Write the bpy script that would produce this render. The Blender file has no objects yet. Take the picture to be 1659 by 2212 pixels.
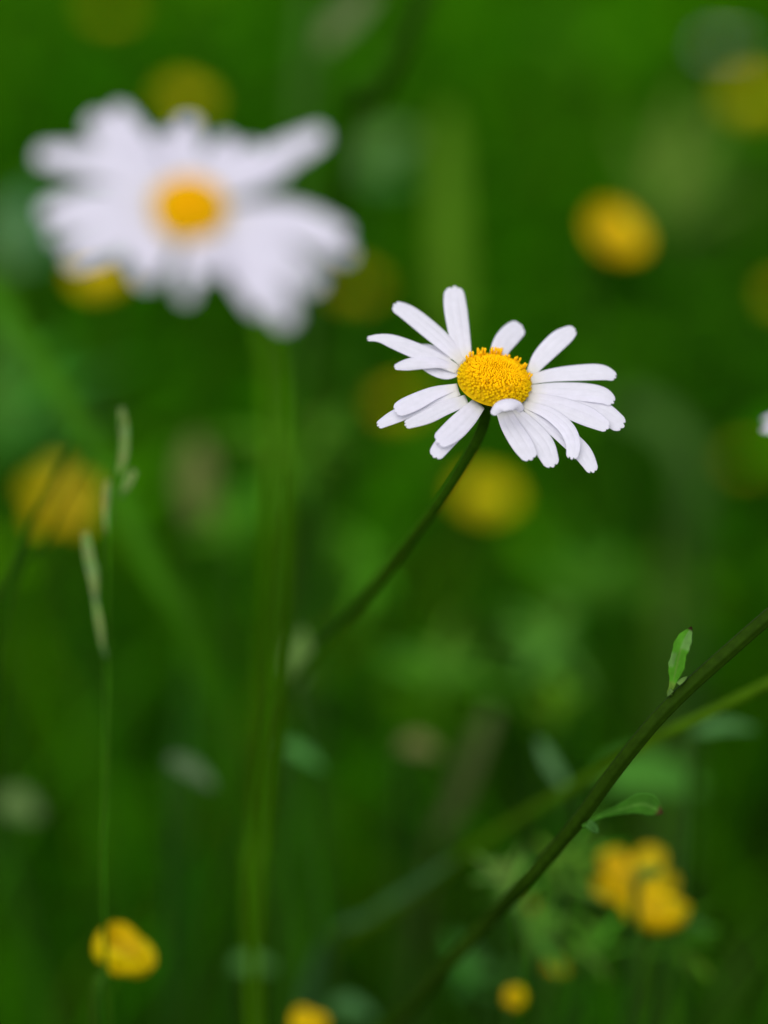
import bpy, math, random
from mathutils import Vector, Matrix, noise
random.seed(7)
R = math.radians

# ------------------------------------------------------------------ camera, sky, sun, exposure
scene = bpy.context.scene
col = scene.collection
PITCH = 24.0
CAM = Vector((0.0, 0.0, 0.50))
FOCUS = 0.5185
LENS, SENSOR = 105.0, 36.0
cam_data = bpy.data.cameras.new("camera")
cam_data.sensor_fit = 'VERTICAL'
cam_data.sensor_height = SENSOR
cam_data.sensor_width = 27.0
cam_data.lens = LENS
cam_data.clip_start = 0.02
cam_data.clip_end = 400.0
cam_data.dof.use_dof = True
cam_data.dof.focus_distance = FOCUS
cam_data.dof.aperture_fstop = 3.5
cam = bpy.data.objects.new("camera", cam_data)
cam.location = CAM
cam.rotation_euler = (R(90 - PITCH), 0, 0)
col.objects.link(cam)
scene.camera = cam

SUN_EL, SUN_AZ = 50.0, 200.0           # azimuth from +Y, clockwise
world = bpy.data.worlds.new("World")
scene.world = world
world.use_nodes = True
wn, wl = world.node_tree.nodes, world.node_tree.links
wn.clear()
w_out = wn.new('ShaderNodeOutputWorld')
w_bg = wn.new('ShaderNodeBackground')
w_sky = wn.new('ShaderNodeTexSky')
w_sky.sky_type = 'NISHITA'
w_sky.sun_disc = False
w_sky.sun_elevation = R(SUN_EL)
w_sky.sun_rotation = R(SUN_AZ)
w_hs = wn.new('ShaderNodeHueSaturation')     # overcast: a whiter sky
w_hs.inputs['Saturation'].default_value = 0.22
wl.new(w_sky.outputs[0], w_hs.inputs['Color'])
wl.new(w_hs.outputs[0], w_bg.inputs[0])
w_bg.inputs[1].default_value = 0.15
wl.new(w_bg.outputs[0], w_out.inputs[0])

sun_data = bpy.data.lights.new("sun", 'SUN')
sun_data.energy = 1.95
sun_data.angle = R(70)
sun_data.color = (1.0, 0.96, 0.9)
sun = bpy.data.objects.new("sun", sun_data)
az, el = R(SUN_AZ), R(SUN_EL)
sd = Vector((math.sin(az) * math.cos(el), math.cos(az) * math.cos(el), math.sin(el)))
sun.rotation_euler = sd.to_track_quat('Z', 'Y').to_euler()
sun.location = (0, 0, 3)
col.objects.link(sun)

vs = scene.view_settings
vs.view_transform = 'Standard'
vs.look = 'None'
vs.exposure = 0.14
vs.gamma = 1.0
scene.cycles.use_denoising = True
scene.cycles.max_bounces = 8
scene.cycles.transparent_max_bounces = 4
scene.cycles.sample_clamp_indirect = 4.0

# ------------------------------------------------------------------ helpers
K = (SENSOR / 2 / LENS) / 1106.0            # slope per picture unit (1659 x 2212 units)
ROT = Matrix.Rotation(R(90 - PITCH), 3, 'X')
INV = ROT.transposed()


def at(x, y, d):
    """A point of the place: direction of view (x, y), d metres along the view axis."""
    return CAM + ROT @ Vector(((x - 829.5) * K * d, -(y - 1106.0) * K * d, -d))


def view_vec(x, y, z):
    """A direction given as right, up, toward the viewer -> world."""
    return ROT @ Vector((x, y, z))


def cr(pts, t):
    """Catmull-Rom through tuples, t in 0..1."""
    n = len(pts) - 1
    f = min(max(t, 0.0), 1.0) * n
    i = min(int(f), n - 1)
    u = f - i
    p1, p2 = pts[i], pts[i + 1]
    p0 = pts[i - 1] if i > 0 else tuple(2 * a - b for a, b in zip(p1, p2))
    p3 = pts[i + 2] if i + 2 <= n else tuple(2 * b - a for a, b in zip(p1, p2))
    return tuple(0.5 * (2 * b + (c - a) * u + (2 * a - 5 * b + 4 * c - d) * u * u + (3 * b - a - 3 * c + d) * u ** 3)
                 for a, b, c, d in zip(p0, p1, p2, p3))


class MB:
    """Collects geometry for ONE mesh object."""
    def __init__(self):
        self.v, self.f, self.c = [], [], []

    def grid(self, rows, colr=(1, 1, 1), wrap=False):
        b = len(self.v)
        n = len(rows[0])
        for r in rows:
            self.v += [tuple(p) for p in r]
            self.c += [colr] * n if not isinstance(colr, list) else colr
        m = n if wrap else n - 1
        for i in range(len(rows) - 1):
            for j in range(m):
                k = (j + 1) % n
                self.f.append((b + i * n + j, b + i * n + k, b + (i + 1) * n + k, b + (i + 1) * n + j))

    def tube(self, pts, radii, seg=10, colr=(1, 1, 1), ridge=0.0):
        rows, n = [], len(pts)
        side = None
        for i, p in enumerate(pts):
            t = (pts[min(i + 1, n - 1)] - pts[max(i - 1, 0)]).normalized()
            if side is None:
                side = t.orthogonal().normalized()
            side = (side - t * side.dot(t)).normalized()
            up = t.cross(side)
            r = radii[i] if isinstance(radii, (list, tuple)) else radii
            rows.append([p + (side * math.cos(a) + up * math.sin(a)) * r * (1 + ridge * math.cos(a * 6))
                         for a in [2 * math.pi * k / seg for k in range(seg)]])
        b = len(self.v)
        self.grid(rows, colr, wrap=True)
        self.f.append(tuple(range(b + seg - 1, b - 1, -1)))
        e = len(self.v)
        self.f.append(tuple(range(e - seg, e)))

    def blob(self, c, ax, r_side, r_up, colr=(1, 1, 1), lat=4, lon=7):
        ax = ax.normalized()
        s = ax.orthogonal().normalized()
        u = ax.cross(s)
        rows = []
        for i in range(lat + 1):
            th = -math.pi / 2 + math.pi * i / lat
            rr = max(math.cos(th), 0.02) * r_side
            rows.append([c + ax * math.sin(th) * r_up + (s * math.cos(a) + u * math.sin(a)) * rr
                         for a in [2 * math.pi * k / lon for k in range(lon)]])
        self.grid(rows, colr, wrap=True)

    def build(self, name, mat, parent=None, thick=0.0, smooth=True):
        me = bpy.data.meshes.new(name)
        org = parent.location if parent is not None else Vector((0, 0, 0))
        if parent is not None and parent.parent is not None:
            org = parent.parent.location
        me.from_pydata([(p[0] - org[0], p[1] - org[1], p[2] - org[2]) for p in self.v], [], self.f)
        at_ = me.color_attributes.new("tint", 'FLOAT_COLOR', 'POINT')
        flat = []
        for c in self.c:
            flat += [c[0], c[1], c[2], 1.0]
        at_.data.foreach_set("color", flat)
        if smooth:
            me.polygons.foreach_set("use_smooth", [True] * len(me.polygons))
        me.materials.append(mat)
        me.update()
        o = bpy.data.objects.new(name, me)
        col.objects.link(o)
        if parent is not None:
            o.parent = parent
        if thick:
            s = o.modifiers.new("thickness", 'SOLIDIFY')
            s.thickness = thick
            s.offset = 0.0
        return o


def thing(name, label, cat, loc, group=None):
    o = bpy.data.objects.new(name, None)
    o.empty_display_size = 0.01
    o.location = loc
    col.objects.link(o)
    o['label'] = label
    o['category'] = cat
    if group:
        o['group'] = group
    return o


def plant_material(name, base, rough=0.5, transl=0.3, tcol=None, var=0.35, scale=220.0, spec=0.25, bump=0.0):
    """Leaf-like material: tint attribute x base colour, soft natural blotching, light through the blade."""
    m = bpy.data.materials.new(name)
    m.use_nodes = True
    nt = m.node_tree
    N, L = nt.nodes, nt.links
    N.clear()
    out = N.new('ShaderNodeOutputMaterial')
    pb = N.new('ShaderNodeBsdfPrincipled')
    pb.inputs['Roughness'].default_value = rough
    pb.inputs['Specular IOR Level'].default_value = spec
    att = N.new('ShaderNodeAttribute')
    att.attribute_name = "tint"
    tc = N.new('ShaderNodeTexCoord')
    nz = N.new('ShaderNodeTexNoise')
    nz.inputs['Scale'].default_value = scale
    nz.inputs['Detail'].default_value = 4.0
    L.new(tc.outputs['Object'], nz.inputs['Vector'])
    mr = N.new('ShaderNodeMapRange')
    mr.inputs['From Min'].default_value = 0.25
    mr.inputs['From Max'].default_value = 0.75
    mr.inputs['To Min'].default_value = 1.0 - var
    mr.inputs['To Max'].default_value = 1.0 + var
    L.new(nz.outputs['Fac'], mr.inputs['Value'])
    m1 = N.new('ShaderNodeMix')
    m1.data_type = 'RGBA'
    m1.blend_type = 'MULTIPLY'
    m1.inputs['Factor'].default_value = 1.0
    m1.inputs['A'].default_value = (*base, 1)
    L.new(att.outputs['Color'], m1.inputs['B'])
    vm = N.new('ShaderNodeVectorMath')
    vm.operation = 'SCALE'
    L.new(m1.outputs['Result'], vm.inputs[0])
    L.new(mr.outputs['Result'], vm.inputs['Scale'])
    L.new(vm.outputs[0], pb.inputs['Base Color'])
    if bump:
        bp = N.new('ShaderNodeBump')
        bp.inputs['Strength'].default_value = bump
        bp.inputs['Distance'].default_value = 0.0004
        L.new(nz.outputs['Fac'], bp.inputs['Height'])
        L.new(bp.outputs[0], pb.inputs['Normal'])
    if transl > 0:
        tr = N.new('ShaderNodeBsdfTranslucent')
        if tcol:
            m2 = N.new('ShaderNodeMix')
            m2.data_type = 'RGBA'
            m2.blend_type = 'MULTIPLY'
            m2.inputs['Factor'].default_value = 1.0
            L.new(vm.outputs[0], m2.inputs['A'])
            m2.inputs['B'].default_value = (*tcol, 1)
            L.new(m2.outputs['Result'], tr.inputs['Color'])
        else:
            L.new(vm.outputs[0], tr.inputs['Color'])
        mx = N.new('ShaderNodeMixShader')
        mx.inputs[0].default_value = transl
        L.new(pb.outputs[0], mx.inputs[1])
        L.new(tr.outputs[0], mx.inputs[2])
        L.new(mx.outputs[0], out.inputs[0])
    else:
        L.new(pb.outputs[0], out.inputs[0])
    return m


M_PETAL = plant_material("white_petal", (0.87, 0.855, 0.935), rough=0.6, transl=0.42, var=0.03, scale=900, spec=0.2)
M_DISC = plant_material("yellow_florets", (1.0, 1.0, 1.0), rough=0.7, transl=0.0, var=0.06, scale=1500, spec=0.05)
M_YELLOW = plant_material("buttercup_petal", (0.76, 0.56, 0.0006), rough=0.45, transl=0.3, var=0.1, scale=200, spec=0.12)
M_STEM = plant_material("daisy_stem_green", (0.017, 0.054, 0.001), rough=0.65, transl=0.0, var=0.22, scale=700, spec=0.03, bump=0.15)
M_GREEN = plant_material("fresh_green", (1.0, 1.0, 1.0), rough=0.55, transl=0.4, var=0.25, scale=180, spec=0.03)
M_LEAF = plant_material("stem_leaf_green", (1.0, 1.0, 1.0), rough=0.5, transl=0.35, var=0.35, scale=420, spec=0.03, bump=0.4)
M_GRASS = plant_material("meadow_grass", (0.84, 1.28, 0.28), rough=0.6, transl=0.5, var=0.2, scale=30, spec=0.0)


# ------------------------------------------------------------------ flower pieces
def petal_mesh(pts, d0, nrm, zs=1.0, damp=0.7, convex=0.10, nrow=28, ncol=19, notch=0.032, groove=0.034,
               round_tip=1.0, tint=(1, 1, 1), base_tint=(1.0, 1.0, 0.86), roll=0.0):
    """pts: (x, y, width, depth toward the viewer in metres) along the middle of the petal.
    The petal is laid near the flower's own plane, whose normal is nrm (right, up, toward viewer)."""
    u_m = K * d0
    P = []
    for i in range(121):
        x, y, w, z = cr(pts, i / 120)
        P.append((Vector(((x - 829.5) * u_m, -(y - 1106) * u_m, z * zs)), w * u_m))
    acc = [0.0]
    for i in range(1, 121):
        acc.append(acc[-1] + (P[i][0] - P[i - 1][0]).length)
    L = acc[-1]
    j0 = random.uniform(-0.08, 0.08)
    lobes = [(-0.42 + j0, random.uniform(0.5, 1.2)), (0.30 + j0, random.uniform(0.5, 1.2))]

    def sample(s):
        s *= L
        lo, hi = 0, 120
        while hi - lo > 1:
            mid = (lo + hi) // 2
            if acc[mid] <= s:
                lo = mid
            else:
                hi = mid
        f = (s - acc[lo]) / max(acc[hi] - acc[lo], 1e-9)
        p = P[lo][0].lerp(P[hi][0], f)
        w = P[lo][1] + (P[hi][1] - P[lo][1]) * f
        a, b = max(lo - 4, 0), min(hi + 4, 120)
        return p, w, (P[b][0] - P[a][0]).normalized()

    wt = P[-1][1]
    rows = []
    for i in range(nrow + 1):
        s0 = i / nrow
        s0 = 1 - (1 - s0) ** 1.3
        row = []
        for j in range(ncol):
            u = -1 + 2 * j / (ncol - 1)
            cut = round_tip * (wt * 0.5 / L) * (1 - math.sqrt(max(1 - 0.97 * u * u, 0)))
            for lu, ld in lobes:
                cut += notch * ld * math.exp(-((u - lu) / 0.13) ** 2)
            p, w, t = sample(s0 * (1 - cut))
            wd = Vector((-t.y, t.x, 0))
            if wd.length < 1e-5:
                wd = Vector((1, 0, 0))
            wd.normalize()
            wz = -(nrm[0] * wd.x + nrm[1] * wd.y) / nrm[2] * damp * zs + roll
            wv = Vector((wd.x, wd.y, wz))
            n = t.cross(wv).normalized()
            if n.z < 0:
                n = -n
            bulge = -convex * w * u * u * 0.5
            fade = math.sin(math.pi * min(max(s0, 0.02), 0.98)) ** 0.5
            bulge -= groove * w * fade * (math.exp(-((u - 0.30 - j0) / 0.09) ** 2) + math.exp(-((u + 0.36 - j0) / 0.09) ** 2))
            bulge += 0.02 * w * math.sin(s0 * 5 + j0 * 60) * u
            row.append(p + wv * (u * w * 0.5) + n * bulge)
        rows.append(row)
    mb = MB()
    base = CAM + ROT @ Vector((0, 0, -d0))
    for i, row in enumerate(rows):
        s = i / nrow
        k = min(s / 0.16, 1.0)
        tc = tuple(b + (a - b) * k for a, b in zip(tint, base_tint))
        mb.v += [tuple(base + ROT @ p) for p in row]
        mb.c += [tc] * len(row)
    n = ncol
    for i in range(nrow):
        for j in range(n - 1):
            mb.f.append((i * n + j, i * n + j + 1, (i + 1) * n + j + 1, (i + 1) * n + j))
    return mb


def disc_mesh(c, n, rad, height, count=360, rods=46, back=None, shade=1.0):
    """Dome of packed florets, anther tubes standing up in a ring."""
    n = n.normalized()
    s = n.orthogonal().normalized()
    u = n.cross(s)
    mb = MB()

    def surf(r, a):
        z = math.sqrt(max(1 - min(r, 1) ** 2.4, 0)) - 0.16 * math.exp(-(r / 0.2) ** 2)
        return c + (s * math.cos(a) + u * math.sin(a)) * (r * rad) + n * (z * height)

    def normal(r, a):
        e = 0.02
        p = surf(r, a)
        q = surf(min(r + e, 1.0), a) - p if r + e < 1 else p - surf(r - e, a)
        w = surf(r, a + e) - p
        return w.cross(q).normalized() * -1
    rows = []
    for i in range(13):
        r = 0.02 + 0.98 * i / 12
        rows.append([surf(r, 2 * math.pi * k / 40) - n * (0.05 * rad) for k in range(40)])
    mb.grid(rows, (0.62 * shade, 0.38 * shade, 0.002), wrap=True)
    for i in range(count):
        f = (i + 0.5) / count
        r = f ** 0.5
        a = i * 2.399963 + random.uniform(-0.05, 0.05)
        r = min(max(r + random.uniform(-0.006, 0.006), 0.01), 0.995)
        p, nn = surf(r, a), normal(r, a)
        if nn.dot(n) < -0.2:
            nn = -nn
        size = rad * 1.09 / math.sqrt(count) * (0.66 + 0.48 * r) * random.uniform(0.85, 1.15)
        k = min(max((r - 0.60) / 0.35, 0), 1)
        ca, cb = (0.98 * shade, 0.55 * shade, 0.001), (0.76 * shade, 0.52 * shade, 0.002)
        j = random.uniform(0.88, 1.1)
        cc = tuple((x + (y - x) * k) * j for x, y in zip(ca, cb))
        if r > 0.6 and random.random() < 0.035:
            continue
        mb.blob(p, nn + n * 0.3, size, size * (1.35 if r < 0.6 else 1.15), cc)
        if r > 0.72:                                  # an open floret: small rim of lobes round a pit
            q = p + (nn + n * 0.3).normalized() * size * 0.95
            ss = nn.orthogonal().normalized()
            uu = nn.cross(ss)
            for kk in range(5):
                b = kk * 1.2566 + a
                mb.blob(q + (ss * math.cos(b) + uu * math.sin(b)) * size * 0.62, nn, size * 0.33, size * 0.36,
                        (cc[0] * 1.08, cc[1] * 1.06, cc[2]), 3, 5)
    for i in range(rods):
        a = random.uniform(0, 2 * math.pi)
        if back is not None and random.random() < 0.75:
            a = back + random.gauss(0, 0.75)
        r = random.uniform(0.70, 0.93)
        p, nn = surf(r, a), normal(r, a)
        d = (nn * 0.55 + n).normalized()
        h = rad * random.uniform(0.06, 0.17)
        w = rad * random.uniform(0.024, 0.032)
        mb.tube([p, p + d * h, p + d * h * 1.35, p + d * h * 1.6], [w, w, w * 1.25, w * 0.5], 7, (1.0, 0.56, 0.006))
    return mb


def smooth_path(pts, n):
    return [Vector(cr([tuple(p) for p in pts], i / (n - 1))) for i in range(n)]


def stem_path(view_pts, ground_dx=0.0, ground_dy=0.03, n=60):
    """Points (x, y, d) of a stem and its way on down into the soil."""
    pts = [at(*p) for p in view_pts]
    last = pts[-1]
    g = Vector((last.x + ground_dx, last.y + ground_dy, -0.004))
    mid = last.lerp(g, 0.5)
    mid.x = last.x + ground_dx * 0.65
    mid.y = last.y + ground_dy * 0.65
    return smooth_path(pts + [mid, g], n), g


def C1(x, y):
    return (1400 + x / 1.3825) / 1.8517, (1050 + y / 1.3825) / 1.8517


def C3(x, y):
    return x / 2.048, 135 + y / 2.048


# ------------------------------------------------------------------ the sharp daisy
D_MAIN = 0.522
N_MAIN = Vector((0.17, 0.76, 0.62)).normalized()


def main_daisy():
    conv = 1.0 / (1.3825 * 1.8517)
    cx, cy = C1(795, 668)
    u_m = K * D_MAIN
    ZS = 0.5

    def plane_z(x, y):
        return -(N_MAIN.x * (x - cx) - N_MAIN.y * (y - cy)) / N_MAIN.z * u_m
    head = at(cx, cy, D_MAIN)
    st, g = stem_path([(1051, 872, D_MAIN + 0.000), (1043, 922, 0.526), (1012, 985, 0.530), (962, 1066, 0.537), (898, 1152, 0.548),
                       (830, 1240, 0.563), (764, 1320, 0.580), (700, 1392, 0.598), (630, 1475, 0.618), (560, 1590, 0.642)], -0.03, 0.05, 80)
    t = thing('daisy', 'sharp white daisy with a yellow domed disc and one petal curled over its front edge', 'flower', Vector((g.x, g.y, 0)),
              'white daisies in the meadow')
    # (points, length factor sign, options): back to front
    P = [
        ([(640, 535, 75), (613, 410, 112), (594, 280, 127), (584, 190, 122), (580, 110, 96)], -8.5, {}),
        ([(560, 530, 30), (460, 470, 38), (372, 453, 20)], -5.0, {}),
        ([(632, 550, 55), (520, 432, 92), (410, 335, 100), (320, 265, 92), (238, 222, 62)], -5.5, {'roll': 0.1}),
        ([(812, 525, 85), (852, 440, 112), (903, 378, 118), (962, 328, 96)], -8.0, {'round_tip': 0.8}),
        ([(1000, 612, 50), (1062, 520, 95), (1150, 430, 108), (1210, 385, 92), (1258, 352, 52)], -6.0, {}),
        ([(612, 598, 40), (540, 612, 62), (470, 590, 70), (395, 560, 40)], -1.0, {}),
        ([(600, 592, 48), (470, 527, 84), (345, 475, 88), (235, 432, 74), (160, 414, 44), (92, 418, 24)], -2.0, {}),
        ([(603, 590, 26), (500, 554, 52), (400, 548, 70), (310, 562, 62), (243, 580, 26)], 1.5, {'convex': 0.35}),
        ([(985, 648, 48), (1130, 618, 76), (1290, 604, 90), (1400, 604, 84), (1478, 632, 44)], -1.0, {}),
        ([(1000, 735, 50), (1200, 762, 112), (1380, 822, 122), (1512, 912, 84)], 2.0, {}),
        ([(990, 702, 50), (1140, 708, 92), (1300, 716, 104), (1400, 735, 92), (1458, 780, 52)], 1.0, {}),
        ([(975, 745, 55), (1130, 785, 96), (1300, 848, 112), (1425, 918, 60)], 4.0, {}),
        ([(600, 712, 50), (450, 772, 76), (330, 818, 80), (232, 862, 70), (150, 908, 40)], 2.5, {}),
        ([(595, 688, 36), (470, 722, 72), (370, 768, 92), (290, 805, 88), (246, 830, 60)], 4.0, {}),
        ([(645, 762, 62), (530, 806, 74), (420, 860, 74), (300, 906, 46)], 5.5, {}),
        ([(690, 790, 45), (610, 870, 60), (560, 900, 60)], 3.5, {}),
        ([(650, 890, 60), (550, 975, 86), (500, 1025, 90), (458, 1084, 72)], 5.0, {}),
        ([(712, 782, 80), (640, 860, 112), (560, 938, 120), (474, 1004, 84)], 8.0, {}),
        ([(955, 800, 24), (1080, 880, 84), (1190, 968, 100), (1280, 1058, 98), (1338, 1164, 58)], 5.5, {}),
        ([(950, 782, 34), (1085, 832, 68), (1182, 910, 88), (1222, 1000, 82), (1212, 1094, 58)], 7.5, {}),
        ([(880, 806, 62), (975, 905, 108), (1060, 1012, 120), (1112, 1136, 76)], 7.0, {}),
        ([(842, 812, 80), (884, 908, 106), (944, 1008, 116), (994, 1096, 78)], 8.5, {}),
    ]
    for pts, tipz, opt in P:
        q = []
        m = len(pts) - 1
        bx, by = C1(pts[0][0], pts[0][1])
        zb = plane_z(bx, by) * ZS
        for i, (x, y, w) in enumerate(pts):
            X, Y = C1(x, y)
            f = i / m
            q.append((X, Y, w * conv * 1.02, zb + (tipz * 1e-3 - 0) * f ** 0.9 * 0.75))
        o = dict(opt)
        mb = petal_mesh(q, D_MAIN, N_MAIN, damp=0.45, **o)
        mb.build('petal', M_PETAL, t, 0.0001)
    # the folded petal lying on the front edge of the disc
    q = []
    for (x, y, w, z) in [(944, 828, 34, 7.2), (915, 795, 52, 8.3), (865, 787, 62, 9.0), (815, 803, 60, 9.2), (776, 850, 30, 8.8)]:
        X, Y = C1(x, y)
        q.append((X, Y, w * conv, z * 1e-3))
    o = petal_mesh(q, D_MAIN, N_MAIN, damp=0.9, convex=0.5, notch=0.0, groove=0.02, base_tint=(1, 1, 1)).build('petal', M_PETAL, t, 0.0003)
    o['label'] = 'short petal curled back over the disc edge'
    nw = view_vec(*N_MAIN)
    rad = 203 * conv * u_m
    c = head
    # which way is the far side of the dome
    s = nw.orthogonal().normalized()
    uu = nw.cross(s)
    far = view_vec(0, 0.3, -1)
    back = math.atan2(far.dot(uu), far.dot(s))
    disc_mesh(c, nw, rad, rad * 0.56, 760, 44, back).build('disc', M_DISC, t)
    # green cup of bracts under the head
    cup = MB()
    rows = []
    for k, (h, rr) in enumerate([(-0.02, 0.92), (-0.14, 0.86), (-0.28, 0.62), (-0.40, 0.34), (-0.46, 0.17)]):
        rows.append([c + nw * (h * rad) + (s * math.cos(a) + uu * math.sin(a)) * rr * rad * (1 + 0.04 * math.cos(a * 18))
                     for a in [2 * math.pi * j / 54 for j in range(54)]])
    cup.grid(rows, (1.2, 1.1, 0.8), wrap=True)
    cup.build('bract_cup', M_STEM, t)
    st = [c - nw * (0.40 * rad)] + st[1:]
    sm = MB()
    rs = [0.00105 if i < 3 else 0.00092 + 0.0003 * i / len(st) for i in range(len(st))]
    sm.tube(st, rs, 24, (1.25, 1.2, 1), 0.05)
    sm.build('stem', M_STEM, t)
    return t


main_daisy()

# ------------------------------------------------------------------ the soft daisy, nearer than the sharp one
D_LEFT = 0.421
N_LEFT = Vector((0.12, 0.45, 0.88)).normalized()


def left_daisy():
    conv = 1 / 2.048
    u_m = K * D_LEFT
    cx, cy = C3(835, 655)
    head = at(cx, cy, D_LEFT)
    st, g = stem_path([(430, 520, 0.429), (530, 620, 0.428), (588, 790, 0.410), (598, 1150, 0.405), (580, 1500, 0.418), (562, 1800, 0.432), (548, 2060, 0.440)], 0.0, 0.01, 70)
    t = thing('daisy', 'large blurred white daisy with ragged petals on a yellow green upright stem', 'flower', Vector((g.x, g.y, 0)),
              'white daisies in the meadow')
    P = [
        ([(740, 580), (610, 370), (480, 155)], -7), ([(730, 590), (540, 390), (375, 210)], -5), ([(700, 600), (420, 440), (135, 390)], -3),
        ([(800, 560), (740, 400), (690, 265)], -9), ([(820, 560), (812, 380), (812, 195)], -9), ([(870, 570), (950, 420), (1010, 285)], -8),
        ([(900, 575), (1020, 440), (1130, 330)], -7), ([(930, 590), (1180, 430), (1450, 285)], -4), ([(950, 610), (1120, 520), (1270, 470)], -3),
        ([(700, 640), (430, 620), (165, 670)], 0), ([(700, 660), (450, 700), (215, 780)], 1), ([(720, 680), (500, 790), (300, 890)], 3),
        ([(980, 660), (1290, 690), (1550, 780)], 2), ([(980, 680), (1290, 750), (1570, 870)], 3),
        ([(960, 700), (1200, 830), (1430, 1010)], 4), ([(940, 720), (1150, 930), (1300, 1180)], 6), ([(920, 725), (1080, 930), (1180, 1120)], 6),
        ([(880, 735), (930, 850), (965, 965)], 7), ([(830, 740), (845, 900), (840, 1075)], 7), ([(780, 735), (700, 860), (645, 1000)], 6),
        ([(740, 720), (650, 820), (590, 920)], 5),
    ]
    for pts, tz in P:
        q = []
        wk = 0.62 if pts[-1] in ((1270, 470), (1130, 330), (215, 780), (840, 1075), (1570, 870)) else 1.0
        prof = [62, 138, 84]
        bx, by = C3(*pts[0])
        zb = -(N_LEFT.x * (bx - cx) - N_LEFT.y * (by - cy)) / N_LEFT.z * u_m * 0.6
        for i, (x, y) in enumerate(pts):
            X, Y = C3(835 + (x - 835) * 0.985, 640 + (y - 640) * 0.985)
            q.append((X, Y, prof[i] * conv * wk, zb + tz * 1e-3 * i / 2))
        petal_mesh(q, D_LEFT, N_LEFT, damp=0.9, nrow=14, ncol=9, tint=(0.93, 0.92, 0.95), base_tint=(0.85, 0.85, 0.78)).build('petal', M_PETAL, t, 0.0003)  # greyed tint puts the shade of the tilted petals into their colour
    nw = view_vec(*N_LEFT)
    rad = 162 * conv * u_m
    disc_mesh(head, nw, rad, rad * 0.5, 260, 0, None, 0.92).build('disc', M_DISC, t)  # last factor darkens the floret colours, standing in for shade
    s = nw.orthogonal().normalized()
    uu = nw.cross(s)
    cup = MB()
    rows = []
    for h, rr in [(-0.02, 0.92), (-0.14, 0.86), (-0.28, 0.62), (-0.42, 0.30)]:
        rows.append([head + nw * (h * rad) + (s * math.cos(a) + uu * math.sin(a)) * rr * rad for a in [2 * math.pi * j / 30 for j in range(30)]])
    cup.grid(rows, (1.2, 1.1, 0.8), wrap=True)
    cup.build('bract_cup', M_STEM, t)
    st = [head - nw * (0.38 * rad)] + st[1:]
    sm = MB()
    sm.tube(st, 0.00108, 10, (2.6, 2.3, 0.8))
    sm.build('stem', M_STEM, t)


left_daisy()


def simple_daisy(label, x, y, d, nview, rad_m, npet, stem_pts, gd, stem_r=0.0012, seed=1, leaves=()):
    """A daisy whose head is seen only in part or far off."""
    rnd = random.Random(seed)
    head = at(x, y, d)
    nw = view_vec(*nview).normalized()
    s = nw.orthogonal().normalized()
    uu = nw.cross(s)
    st, g = stem_path(stem_pts, *gd, n=70)
    t = thing('daisy', label, 'flower', Vector((g.x, g.y, 0)), 'white daisies in the meadow')
    for k in range(npet):
        a = 2 * math.pi * k / npet + rnd.uniform(-0.08, 0.08)
        L = rad_m * rnd.uniform(0.9, 1.05)
        droop = rnd.uniform(-0.15, 0.25)
        dr = s * math.cos(a) + uu * math.sin(a)
        sd_ = nw.cross(dr)
        mb = MB()
        rows = []
        for i in range(13):
            f = i / 12
            w = rad_m * 0.2 * (0.45 + 0.55 * math.sin(math.pi * min(f * 0.8 + 0.1, 1))) * (math.sqrt(max(1 - ((f - 0.85) / 0.15) ** 2, 0.03)) if f > 0.85 else 1)
            p = head + dr * (0.25 * rad_m + 0.75 * L * f) + nw * (rad_m * (0.05 - droop * f * f) + 0.0002 * (k % 3))
            rows.append([p + sd_ * w * 0.5 * v - nw * (0.12 * w * v * v) for v in (-1, -0.5, 0, 0.5, 1)])
        mb.grid(rows, (1, 1, 1))
        mb.build('petal', M_PETAL, t, 0.0003)
    disc_mesh(head, nw, rad_m * 0.3, rad_m * 0.16, 90, 0).build('disc', M_DISC, t)
    cup = MB()
    r0 = rad_m * 0.3
    cup.grid([[head + nw * (h * r0) + (s * math.cos(a) + uu * math.sin(a)) * rr * r0 for a in [2 * math.pi * j / 24 for j in range(24)]]
              for h, rr in [(-0.02, 0.95), (-0.2, 0.85), (-0.42, 0.3)]], (1.2, 1.1, 0.8), wrap=True)
    cup.build('bract_cup', M_STEM, t)
    st = [head - nw * (0.38 * r0)] + st[1:]
    sm = MB()
    sm.tube(st, stem_r, 30, (0.85, 0.72, 0.9), 0.07)
    sm.build('stem', M_STEM, t)
    return t


def leaf_grid(path, widths, up, mb, colr=(0.05, 0.16, 0.02), fold=0.15, tip_colr=None, ncol=7, teeth=0.0, vein=None):
    """path: world points, widths in metres; up: rough facing of the blade."""
    n = len(path)
    base = len(mb.v)
    for i, p in enumerate(path):
        t = (path[min(i + 1, n - 1)] - path[max(i - 1, 0)]).normalized()
        sd_ = t.cross(up).normalized()
        nn = sd_.cross(t).normalized()
        w = widths[i]
        for j in range(ncol):
            v = -1 + 2 * j / (ncol - 1)
            ww = w * (1 + teeth * math.sin(i * 1.9 + j))
            mb.v.append(tuple(p + sd_ * (ww * 0.5 * v) + nn * (fold * w * abs(v))))
            c = colr
            if vein and abs(v) < 0.2:
                c = vein
            if tip_colr and i >= n - 2:
                c = tip_colr
            mb.c.append(c)
    for i in range(n - 1):
        for j in range(ncol - 1):
            b = base + i * ncol + j
            mb.f.append((b, b + 1, b + ncol + 1, b + ncol))


def leaf_widths(n, w, point=0.8, base=0.3):
    out = []
    for i in range(n):
        f = i / (n - 1)
        k = math.sin(math.pi * (base * 0.5 + (1 - base * 0.5) * f)) ** point if f > 0 else base
        out.append(max(w * k, w * 0.03))
    return out


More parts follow.
